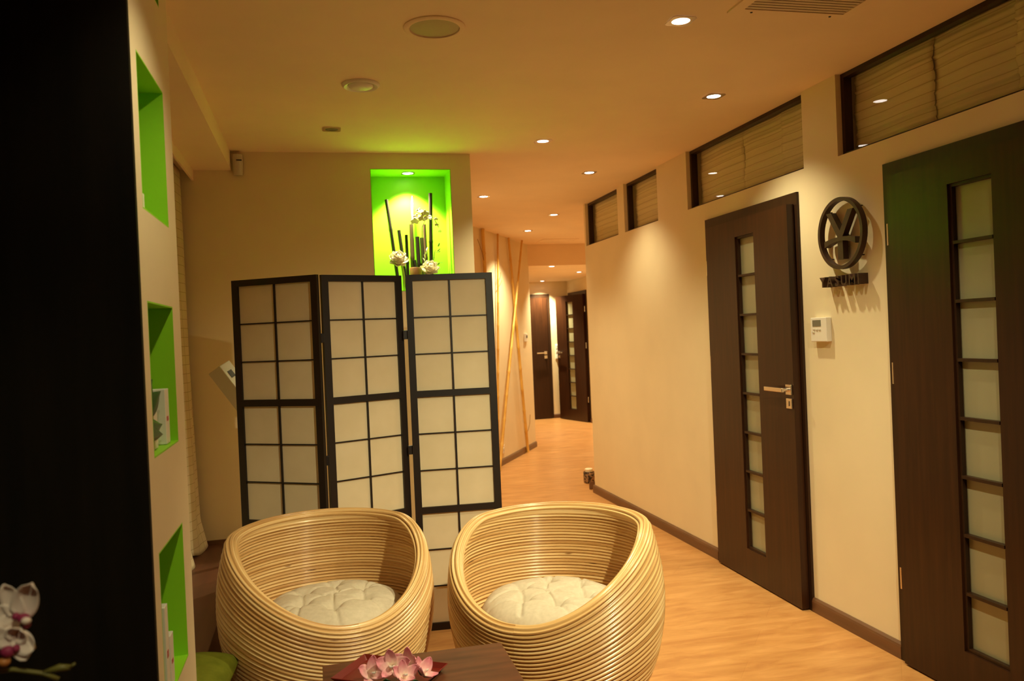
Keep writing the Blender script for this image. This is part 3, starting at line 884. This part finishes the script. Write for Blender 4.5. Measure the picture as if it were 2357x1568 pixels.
t = thing('wall_socket', 'white double wall socket low on the slanted bamboo wall', 'socket', tuple(sp(.669 + off, .172, 0)))
t.rotation_euler = (0, 0, math.atan2(SD.y, SD.x))
def rot_local(bm_):  # built with x along the wall and -y outwards
    return bm_
bm = bmesh.new(); box(bm, (-.06, -.012, -.045), (.06, 0, .045), bev=.003); obj('plate', bm, M_WHITE, t)
for sx in (-.028, .028):
    bm = bmesh.new(); bmesh.ops.create_cone(bm, cap_ends=True, segments=20, radius1=.02, radius2=.02, depth=.004, matrix=Matrix.Translation((sx, -.013, 0)) @ Matrix.Rotation(pi / 2, 4, 'X')); obj('outlet', bm, M_WHITE2, t)
t = thing('wall_thermostat', 'small white control on the slanted wall beside the far door', 'thermostat', tuple(sp(1.80 + off, 1.40, 0)))
t.rotation_euler = (0, 0, math.atan2(SD.y, SD.x))
bm = bmesh.new(); box(bm, (-.05, -.02, -.05), (.05, 0, .05), bev=.004); obj('housing', bm, M_WHITE, t)
bm = bmesh.new(); box(bm, (-.02, -.022, -.005), (.03, -.0198, .03)); obj('display', bm, M_DARK, t)

t = thing('light_switch', 'stack of three cream rocker switches beside the far door', 'switch', (3.96, 13.35, 1.12))
bm = bmesh.new(); box(bm, (-.045, -.010, -.125), (.045, 0, .125), bev=.004); obj('plate', bm, M_WHITE, t)
for k in (-1, 0, 1):
    bm = bmesh.new(); box(bm, (-.038, -.026, k * .08 - .035), (.038, -.0095, k * .08 + .035), bev=.006); obj('rocker', bm, M_WHITE, t)

# candle in a dark patterned jar
t = thing('candle_jar', 'cream candle in a dark patterned glass jar on the corridor floor', 'candle', (2.475, 7.47, 0))
bm = bmesh.new(); lathe(bm, [(0, 0), (.050, 0), (.053, .01), (.053, .105), (.048, .11), (.046, .10), (.046, .02), (0, .02)], 32); obj('jar', bm, M_PEBBLE, t, smooth=True, angle=50)
bm = bmesh.new(); lathe(bm, [(0, .021), (.038, .021), (.038, .132), (.030, .138), (0, .134)], 24); obj('wax', bm, M_CANDLE, t, smooth=True, angle=50)

# ------------------------------------------------------------------ leaves, petals, flowers
def petal(bm, M4, ln, wd, cup=.3, tip=.5, nu=8, nv=6, uvl=None, wave=0):
    """petal in frame M4: grows along +x, width along y, up z"""
    g = []
    for i in range(nu + 1):
        u = i / nu; row = []
        half = wd / 2 * (sin(pi * min(1, u ** .75 * .97 + .03))) ** tip
        if i == nu: half = wd * .02
        for j in range(nv + 1):
            v = 2 * j / nv - 1
            y = half * v
            z = cup * ln * (u ** 2) * .6 + cup * .5 * wd * v * v * (.4 + u) + wave * ln * sin(u * 9 + v * 4)
            row.append(bm.verts.new(M4 @ Vector((u * ln, y, z))))
        g.append(row)
    for i in range(nu):
        for j in range(nv):
            f = bm.faces.new([g[i][j], g[i + 1][j], g[i + 1][j + 1], g[i][j + 1]]); f.smooth = True
            if uvl:
                for lp, (a, b) in zip(f.loops, ((i, j), (i + 1, j), (i + 1, j + 1), (i, j + 1))): lp[uvl].uv = (a / nu, b / nv)

def finish_petals(name, bm, mat, parent):
    o = obj(name, bm, mat, parent, uvdone=True)
    md = o.modifiers.new('thick', 'SOLIDIFY'); md.thickness = .0009
    return o

def peony(t, c, R, mat, seed):
    rnd = random.Random(seed)
    bm = bmesh.new()
    for layer, (n, el, ln) in enumerate(((7, 8, .85), (8, 28, .9), (8, 48, .85), (7, 66, .78), (5, 80, .7))):
        for k in range(n):
            a = 2 * pi * k / n + layer * .5 + rnd.uniform(-.15, .15)
            m = Matrix.Translation(Vector(c)) @ Matrix.Rotation(radians(48), 4, 'X') @ Matrix.Rotation(a, 4, 'Z') @ Matrix.Rotation(-radians(el + rnd.uniform(-8, 8)), 4, 'Y') @ Matrix.Translation((R * .08, 0, 0))
            petal(bm, m, R * ln, R * .75, cup=.35, tip=.6, nu=6, nv=5, wave=.04)
    finish_petals('blossom', bm, mat, t)

# items standing in the lime niche (floor of niche at NZ0)
NF = NZ0 + .004
def bpole(label, pts, r, mat=None):
    b = Vector(pts[0])
    t = thing('bamboo_cane', label, 'bamboo cane', tuple(b), group='dark bamboo canes in the lime niche')
    bm = bmesh.new(); P = []; rr = []
    A_, B_ = Vector(pts[0]), Vector(pts[1]); n = max(2, int((B_ - A_).length / .15))
    for k in range(n):
        for e, s in ((0, 1.12), (.07, .96), (.93, .96)):
            u = (k + e) / n; P.append(A_.lerp(B_, u) - b); rr.append(r * s)
    P.append(B_ - b); rr.append(r * .96)
    tube(bm, P, rr, 12); obj('cane', bm, mat or M_BBAM, t, smooth=True, angle=50)
bpole('tall black bamboo cane leaning on the left side of the lime niche', [(.512, 5.10, NF), (.460, 5.15, 2.320)], .0115)
bpole('short black bamboo cane leaning behind the left cream flower', [(.563, 5.125, NF), (.530, 5.16, 2.130)], .0115)
bpole('shortest upright black bamboo cane in the lime niche', [(.566, 5.085, NF), (.567, 5.09, 2.092)], .010)
bpole('tallest black bamboo cane standing right in the lime niche', [(.713, 5.11, NF), (.732, 5.12, 2.355)], .0125)
bpole('black bamboo cane in the dark cluster, left one', [(.650, 5.17, NF), (.646, 5.18, 2.09)], .014)
bpole('black bamboo cane in the dark cluster, right one', [(.683, 5.18, NF), (.678, 5.19, 2.085)], .016)
M_BRBAM = principled('brown_bamboo', (.10, .055, .025), .5)
bpole('brown bamboo cane in the middle of the lime niche', [(.604, 5.15, NF), (.608, 5.16, 2.167)], .0125, M_BRBAM)
bpole('brown bamboo cane behind the tallest black cane', [(.694, 5.15, NF), (.690, 5.155, 2.165)], .011, M_BRBAM)
t = thing('dry_reed', 'pale dry reed standing in the middle of the lime niche', 'dried plant', (.622, 5.19, NF))
bm = bmesh.new(); tube(bm, [(0, 0, 0), (0, 0, .42), (.001, 0, .50), (.002, 0, .56), (.003, 0, .605)], [.003, .004, .009, .008, .002], 8); obj('stalk', bm, principled('dry_reed', (.60, .48, .28), .8), t, smooth=True)

t = thing('ceramic_pot', 'small brown pot among the canes in the lime niche', 'pot', (.616, 5.085, NF))
bm = bmesh.new(); lathe(bm, [(0, 0), (.026, 0), (.036, .05), (.038, .140), (.034, .145), (.030, .13), (0, .12)], 28); obj('body', bm, M_COPPER, t, smooth=True, angle=50)
bm = bmesh.new(); tube(bm, [(0, 0, .12), (-.008, 0, .19)], .013, 12); obj('candle_stub', bm, M_BBAM, t)

t = thing('peony_flower', 'cream peony on a green stem at the left of the lime niche', 'flower', (.534, 5.045, NF))
bm = bmesh.new(); tube(bm, [(0, 0, 0), (.002, 0, .08), (-.005, -.005, .14), (-.022, -.008, .19)], [.006, .008, .007, .005], 8); obj('stem', bm, M_STEM, t, smooth=True)
peony(t, (-.028, -.014, .176), .070, M_PETALW, 4)
t = thing('peony_flower', 'cream white peony low at the right of the lime niche', 'flower', (.700, 5.038, NF))
bm = bmesh.new(); tube(bm, [(0, 0.01, 0), (-.003, 0, .11)], .005, 8); obj('stem', bm, M_STEM, t, smooth=True)
peony(t, (-.003, -.004, .118), .066, M_PETALW, 9)

def phal(bm, M4, R, uvl=None):
    for a, ln, wd in ((90, 1, .7), (-30 - 0, .95, .6), (210, .95, .6), (10, 1.0, 1.0), (170, 1.0, 1.0)):
        m = M4 @ Matrix.Rotation(radians(a), 4, 'Z')
        petal(bm, m, R * ln, R * wd, cup=.12, tip=.6, nu=7, nv=5, uvl=uvl)
t = thing('orchid_spray', 'white orchid spray with small blooms in the lime niche', 'flower', (.668, 5.125, NF))
bm = bmesh.new(); tube(bm, [(0, 0, 0), (-.004, -.005, .25), (.002, -.02, .40), (.03, -.045, .46), (.075, -.055, .44), (.10, -.055, .39)], .0028, 6); obj('stem', bm, M_STEM2, t)
rnd = random.Random(3)
for k, c in enumerate(((-.03, -.04, .455), (.0, -.045, .445), (.02, -.05, .475), (-.01, -.04, .49), (.035, -.055, .45), (-.045, -.035, .43), (.085, -.06, .44), (.088, -.06, .405), (.105, -.06, .365))):
    R = .027 if k < 6 else .013
    bm = bmesh.new()
    m = Matrix.Translation(Vector(c)) @ Matrix.Rotation(radians(90 + rnd.uniform(-25, 25)), 4, 'X') @ Matrix.Rotation(rnd.uniform(-.5, .5), 4, 'Y')
    phal(bm, m, R); finish_petals('bloom', bm, M_PETALW, t)
t = thing('leafy_twig', 'brownish leafy twig at the right side of the lime niche', 'dried plant', (.735, 5.175, NF))
bm = bmesh.new(); tube(bm, [(0, 0, 0), (.004, 0, .18), (.020, 0, .26)], .002, 6); obj('stem', bm, M_TWIG, t)
bm = bmesh.new()
for k in range(9):
    m = Matrix.Translation((rnd.uniform(.0, .05), rnd.uniform(-.02, .02), rnd.uniform(.16, .29))) @ Matrix.Rotation(rnd.uniform(0, 6), 4, 'Z') @ Matrix.Rotation(rnd.uniform(-1, .3), 4, 'Y')
    petal(bm, m, .028, .012, cup=.2, nu=4, nv=3)
finish_petals('foliage', bm, principled('olive_leaf', (.12, .10, .03), .6), t)
t = thing('orchid_cutting', 'small white hanging orchid sprig beside the brown pot in the niche', 'flower', (.668, 5.085, NF))
bm = bmesh.new(); tube(bm, [(0, 0, 0), (.004, 0, .17), (.012, -.01, .24)], .002, 6); obj('stem', bm, M_STEM, t)
bm = bmesh.new()
for k in range(5):
    m = Matrix.Translation((.004 + .003 * k, -.01, .16 + .022 * k)) @ Matrix.Rotation(1.2 + k * 1.4, 4, 'Z') @ Matrix.Rotation(-.9, 4, 'Y')
    petal(bm, m, .024, .010, cup=.2, nu=4, nv=3)
finish_petals('bloom', bm, M_PETALW, t)

# ------------------------------------------------------------------ products and plants in the pillar niches
def carton(label, x, y, z, w_, d_, h_, band=True, rz=0):
    t = thing('product_carton', label, 'box', (x, y, z), rz=rz)
    bm = bmesh.new(); box(bm, (-w_ / 2, -d_ / 2, 0), (w_ / 2, d_ / 2, h_), bev=.0015); obj('carton', bm, M_WHITE, t)
    if band:
        bm = bmesh.new(); box(bm, (w_ / 2 - .0002, -d_ * .25, h_ * .42), (w_ / 2 + .0008, d_ * .15, h_ * .50)); obj('red_mark', bm, principled('red_print', (.45, .04, .06), .5), t)
Z3 = 1.187 + .005; Z4 = .576 + .005; Z2 = 1.794 + .005
carton('tall white carton with red print in the leafy pillar niche', -.432, 2.415, Z3, .05, .055, .150)
carton('short white carton in front in the leafy pillar niche', -.440, 2.30, Z3, .045, .05, .095)
carton('tall slim white carton in the lowest pillar niche', -.418, 2.215, Z4, .04, .04, .225)
carton('shorter white carton in the lowest pillar niche', -.420, 2.285, Z4, .04, .045, .130)
carton('tiny white carton at the front edge of the bare pillar niche', -.412, 2.158, Z2, .03, .036, .036, band=False)
t = thing('potted_plant', 'dark pointed plant leaves in the pillar niche with cartons', 'plant', (-.432, 2.188, Z3))
bm = bmesh.new(); lathe(bm, [(0, 0), (.022, 0), (.028, .045), (.025, .05), (0, .045)], 20); obj('pot', bm, M_WHITE2, t)
for (az, el, ln, z) in ((66, 30, .115, .095), (72, 48, .12, .095), (70, 3, .115, .06), (66, -14, .105, .066)):
    bm = bmesh.new(); m = Matrix.Translation((0, 0, z)) @ Matrix.Rotation(radians(az), 4, 'Z') @ Matrix.Rotation(-radians(el), 4, 'Y') @ Matrix.Rotation(radians(75), 4, 'X')
    petal(bm, m, ln, .055, cup=-.12, tip=.9, nu=8, nv=4)
    tube(bm, [(0, 0, .04), (0, 0, z)], .002, 5)
    finish_petals('leaf', bm, M_LEAF, t)

# ------------------------------------------------------------------ front table, tray with pink flowers
TZ = .45
t = thing('coffee_table', 'low dark walnut table at the bottom edge, in front of the chairs', 'table', (.2575, 2.28, 0))
bm = bmesh.new(); box(bm, (-.2835, -.335, TZ - .045), (.2835, .335, TZ), bev=.003); obj('tabletop', bm, M_TABLE, t)
for sx in (-1, 1):
    for sy in (-1, 1):
        bm = bmesh.new(); box(bm, (sx * .25 - .027, sy * .30 - .027, 0), (sx * .25 + .027, sy * .30 + .027, TZ - .0451), bev=.002); obj('leg', bm, M_TABLE, t)
bm = bmesh.new(); slab(bm, G @ Matrix.Identity(4), -.255, .255, -.305, .305, -(TZ - .046), -(TZ - .10), [(-.235, .235, -.285, .285)]); obj('apron', bm, M_TABLE, t)
# tray: back (.102,2.622), right (.344,2.456), left (0,2.466)
tb, tr_, tl = Vector((.102, 2.612)), Vector((.342, 2.448)), Vector((-.004, 2.456))
tf = tl + (tr_ - tb); tc_ = (tb + tr_ + tl + tf) / 4
t = thing('serving_tray', 'maroon lacquered rectangular tray set askew on the walnut table', 'tray', (tc_.x, tc_.y, TZ))
bm = bmesh.new(); lv = []
for s, z in ((.86, .0), (1.0, .020), (.985, .0215), (.88, .008)):
    lv.append([bm.verts.new(((p.x - tc_.x) * s, (p.y - tc_.y) * s, z)) for p in (tb, tr_, tf, tl)])
for a, b in zip(lv, lv[1:]):
    for k in range(4): bm.faces.new([a[k], a[(k + 1) % 4], b[(k + 1) % 4], b[k]])
bm.faces.new(lv[0][::-1]); bm.faces.new(lv[-1])
obj('dish', bm, M_TRAY, t)
def bloom(label, c, R, rot, tilt, seed):
    rnd = random.Random(seed)
    t = thing('pink_orchid_bloom', label, 'flower', c, group=None)
    bm = bmesh.new(); uvl = bm.loops.layers.uv.new('petal')
    base = Matrix.Rotation(rot, 4, 'Z') @ Matrix.Rotation(tilt, 4, 'X')
    for k, (a, ln, wd) in enumerate(((90, 1.0, .60), (18, 1, .72), (162, 1, .72), (-54, .9, .5), (234, .9, .5))):
        m = base @ Matrix.Rotation(radians(a + rnd.uniform(-10, 10)), 4, 'Z') @ Matrix.Rotation(-radians(rnd.uniform(12, 40)), 4, 'Y')
        petal(bm, m, R * ln, R * wd, cup=.25, tip=.6, uvl=uvl, wave=.02)
    finish_petals('petals', bm, M_PINK, t)
    bm = bmesh.new(); uvl = bm.loops.layers.uv.new('petal')
    for a in (-70, -90, -110):
        m = base @ Matrix.Translation((0, 0, .006)) @ Matrix.Rotation(radians(a), 4, 'Z') @ Matrix.Rotation(-radians(50), 4, 'Y'); petal(bm, m, R * .4, R * .28, cup=.5, uvl=uvl, nu=5, nv=4)
    finish_petals('lip', bm, M_PETALC, t)
TT = TZ + .009
bloom('pale pink orchid bloom at the left end of the tray', (.112, 2.405, TT + .028), .056, .3, radians(50), 1)
bloom('large pink orchid bloom in the middle of the tray, upright petal', (.172, 2.395, TT + .046), .060, -.2, radians(58), 2)
bloom('round-petalled pink orchid bloom behind the middle of the tray', (.222, 2.425, TT + .034), .056, -.6, radians(62), 3)
bloom('deep pink orchid bloom at the right of the tray', (.252, 2.355, TT + .026), .052, .9, radians(35), 5)
bloom('pink orchid bloom at the front of the cluster', (.200, 2.345, TT + .030), .050, .2, radians(40), 6)
t = thing('leaf_cluster', 'dark green leaves under the pink blooms on the tray', 'leaves', (.19, 2.36, TT + .003))
for k, (dx, dy, az, el) in enumerate(((-.04, -.02, 200, 25), (-.03, .0, 250, 50), (.0, -.02, 300, 30), (.03, -.02, 280, 45), (.04, -.03, 330, 25), (-.01, -.03, 230, 40))):
    bm = bmesh.new(); m = Matrix.Translation((dx, dy, .002)) @ Matrix.Rotation(radians(az), 4, 'Z') @ Matrix.Rotation(-radians(el), 4, 'Y')
    petal(bm, m, .05, .035, cup=-.1, tip=.7); finish_petals('leaf', bm, M_LEAF2, t)

# ------------------------------------------------------------------ green cushion on a dark stool
t = thing('low_stool', 'low black-brown stool under the green cushion', 'stool', (-.57, 2.92, 0))
bm = bmesh.new(); box(bm, (-.20, -.21, .27), (.20, .21, .31), bev=.004); obj('seat', bm, M_STOOL, t)
for sx in (-1, 1):
    for sy in (-1, 1):
        bm = bmesh.new(); box(bm, (sx * .17 - .02, sy * .18 - .02, 0), (sx * .17 + .02, sy * .18 + .02, .2699)); obj('leg', bm, M_STOOL, t)
bm = bmesh.new(); n = 28; g = []
for i in range(n + 1):
    row = []
    for j in range(n + 1):
        u, v = 2 * i / n - 1, 2 * j / n - 1
        e = (1 - abs(u) ** 4) * (1 - abs(v) ** 4)
        z = .018 + .058 * max(0, e) ** .5 - .008 * math.exp(-((u - .3 * v) ** 2) / .01) * e - .006 * math.exp(-((v + .2 * u - .3) ** 2) / .01) * e
        px, py = .235 * u * (1 - .06 * v * v), .235 * v * (1 - .06 * u * u)
        row.append((px, py, z))
    g.append(row)
T_ = [[bm.verts.new(p) for p in r] for r in g]
B_ = [[bm.verts.new((p[0] * .97, p[1] * .97, .0)) for p in r] for r in g]
for i in range(n):
    for j in range(n):
        bm.faces.new([T_[i][j], T_[i + 1][j], T_[i + 1][j + 1], T_[i][j + 1]]); bm.faces.new([B_[i][j], B_[i][j + 1], B_[i + 1][j + 1], B_[i + 1][j]])
for i in range(n):
    bm.faces.new([T_[i][0], T_[i + 1][0], B_[i + 1][0], B_[i][0]]); bm.faces.new([T_[i][n], T_[i + 1][n], B_[i + 1][n], B_[i][n]])
    bm.faces.new([T_[0][i], T_[0][i + 1], B_[0][i + 1], B_[0][i]]); bm.faces.new([T_[n][i], T_[n][i + 1], B_[n][i + 1], B_[n][i]])
o = obj('floor_cushion', bm, M_GCUSH, smooth=True, angle=60); o.location = (-.57, 2.92, .311); o.rotation_euler = (0, 0, -.15)
tag(o, 'olive green square cushion at the lower left, beside the pillar', 'cushion')

# ------------------------------------------------------------------ device behind the screen
t = thing('treatment_device', 'pale tilted device head half hidden behind the screen', 'appliance', (-.33, 4.62, 0))
D = Vector((.55, 0, -.83)).normalized()
X_ = D; Y_ = Vector((.0, -1, 0)); Z_ = X_.cross(Y_)
O_ = Vector((-.500 + .33, 4.50 - 4.62, 1.345))
DM = Matrix(((X_.x, Y_.x, Z_.x, O_.x), (X_.y, Y_.y, Z_.y, O_.y), (X_.z, Y_.z, Z_.z, O_.z), (0, 0, 0, 1)))
DM = DM @ Matrix.Rotation(radians(35), 4, 'X')
bm = bmesh.new(); mbox(bm, DM, (0, -.045, -.045), (.36, .045, .045), bev=.004); obj('head', bm, M_WHITE2, t)
bm = bmesh.new(); mbox(bm, DM, (.045, -.012, -.0465), (.085, .022, -.0448)); obj('dark_mark', bm, M_DARK, t)
bm = bmesh.new(); tube(bm, [(.03, 0, .02), (.03, 0, 1.12)], .018, 12); obj('pole', bm, M_WHITE2, t)
bm = bmesh.new(); lathe(bm, [(0, 0), (.16, 0), (.16, .015), (.03, .03), (0, .03)], 28, center=(.03, 0, 0)); obj('base', bm, M_WHITE2, t)

# ------------------------------------------------------------------ white orchid close to the viewer
t = thing('console_table', 'narrow dark console out of view beneath the white orchid', 'table', (-.78, 1.25, 0))
bm = bmesh.new(); box(bm, (-.25, -.2, .70), (.25, .2, .74), bev=.003); obj('tabletop', bm, M_STOOL, t)
for sx in (-1, 1):
    for sy in (-1, 1):
        bm = bmesh.new(); box(bm, (sx * .22 - .02, sy * .17 - .02, 0), (sx * .22 + .02, sy * .17 + .02, .6999)); obj('leg', bm, M_STOOL, t)
t = thing('potted_orchid', 'white orchid with purple throats in front of the black panel', 'flower', (-.66, 1.22, .74))
bm = bmesh.new(); lathe(bm, [(0, 0), (.045, 0), (.06, .11), (.055, .115), (.05, .10), (0, .095)], 28); obj('pot', bm, M_WHITE, t)
bm = bmesh.new(); ox, oy, oz = -.66, 1.22, .74
W_ = lambda x, z, y=1.2: (x - ox, y - oy, z - oz)
tube(bm, [(0, 0, .09), (.0, 0, .25), (.07, -.01, .30), W_(-.50, 1.045), W_(-.45, 1.041), W_(-.405, 1.040), W_(-.37, 1.030), W_(-.352, 1.020)], .0028, 8); tube(bm, [W_(-.372, 1.031), W_(-.350, 1.035), W_(-.338, 1.034)], [.002, .005, .0035], 8)
tube(bm, [W_(-.338, 1.034), W_(-.3315, 1.038)], .0018, 6)
tube(bm, [(.0, 0, .25), (.05, 0, .36), W_(-.52, 1.15), W_(-.45, 1.16, 1.23), W_(-.42, 1.12, 1.22)], .0025, 8)
obj('stem', bm, M_STEM2, t, smooth=True)
def phalb(cx_, cz, specs, y=1.2):
    bm = bmesh.new()
    for (dx, dz, a, ln, wd, cup) in specs:
        m = Matrix.Translation(W_(cx_ + dx, cz + dz, y)) @ Matrix.Rotation(radians(90), 4, 'X') @ Matrix.Rotation(radians(a), 4, 'Z')
        petal(bm, m, ln, wd, cup=cup, tip=.45)
    finish_petals('bloom', bm, M_PETALC, t)
phalb(-.397, 1.108, [(0, 0, 104, .048, .026, .25), (.002, .0, 66, .050, .034, .35), (-.006, -.002, 150, .03, .03, .2), (-.004, .002, 235, .03, .026, .2)])
phalb(-.402, 1.078, [(0, 0, 150, .04, .028, .3), (0, .0, 60, .022, .028, .4), (.0, .004, -25, .030, .032, .35), (.004, .0, -60, .026, .024, .3)], 1.195)
bm = bmesh.new()
sphere(bm, W_(-.388, 1.108, 1.192), .007, 10, (1.2, 1, .9)); sphere(bm, W_(-.396, 1.112, 1.19), .005, 10); sphere(bm, W_(-.384, 1.100, 1.19), .005, 10)
sphere(bm, W_(-.407, 1.068, 1.188), .007, 10, (1.3, 1, 1.1)); sphere(bm, W_(-.397, 1.071, 1.188), .005, 10)
obj('throat', bm, M_PURPLE, t, smooth=True)
bm = bmesh.new(); sphere(bm, W_(-.383, 1.106, 1.186), .0052, 10, (1.2, 1, .9)); obj('lip', bm, M_PETALC, t, smooth=True)
bm = bmesh.new(); sphere(bm, W_(-.412, 1.055, 1.19), .0075, 12, (1, 1, .8)); obj('bud', bm, principled('amber_bud', (.5, .2, .05), .5), t, smooth=True)
for az, el in ((20, 25), (150, 30), (260, 20), (90, 35)):
    bm = bmesh.new(); m = Matrix.Translation((0, 0, .095)) @ Matrix.Rotation(radians(az), 4, 'Z') @ Matrix.Rotation(-radians(el), 4, 'Y'); petal(bm, m, .16, .06, cup=-.2, tip=.5); finish_petals('leaf', bm, M_LEAF, t)
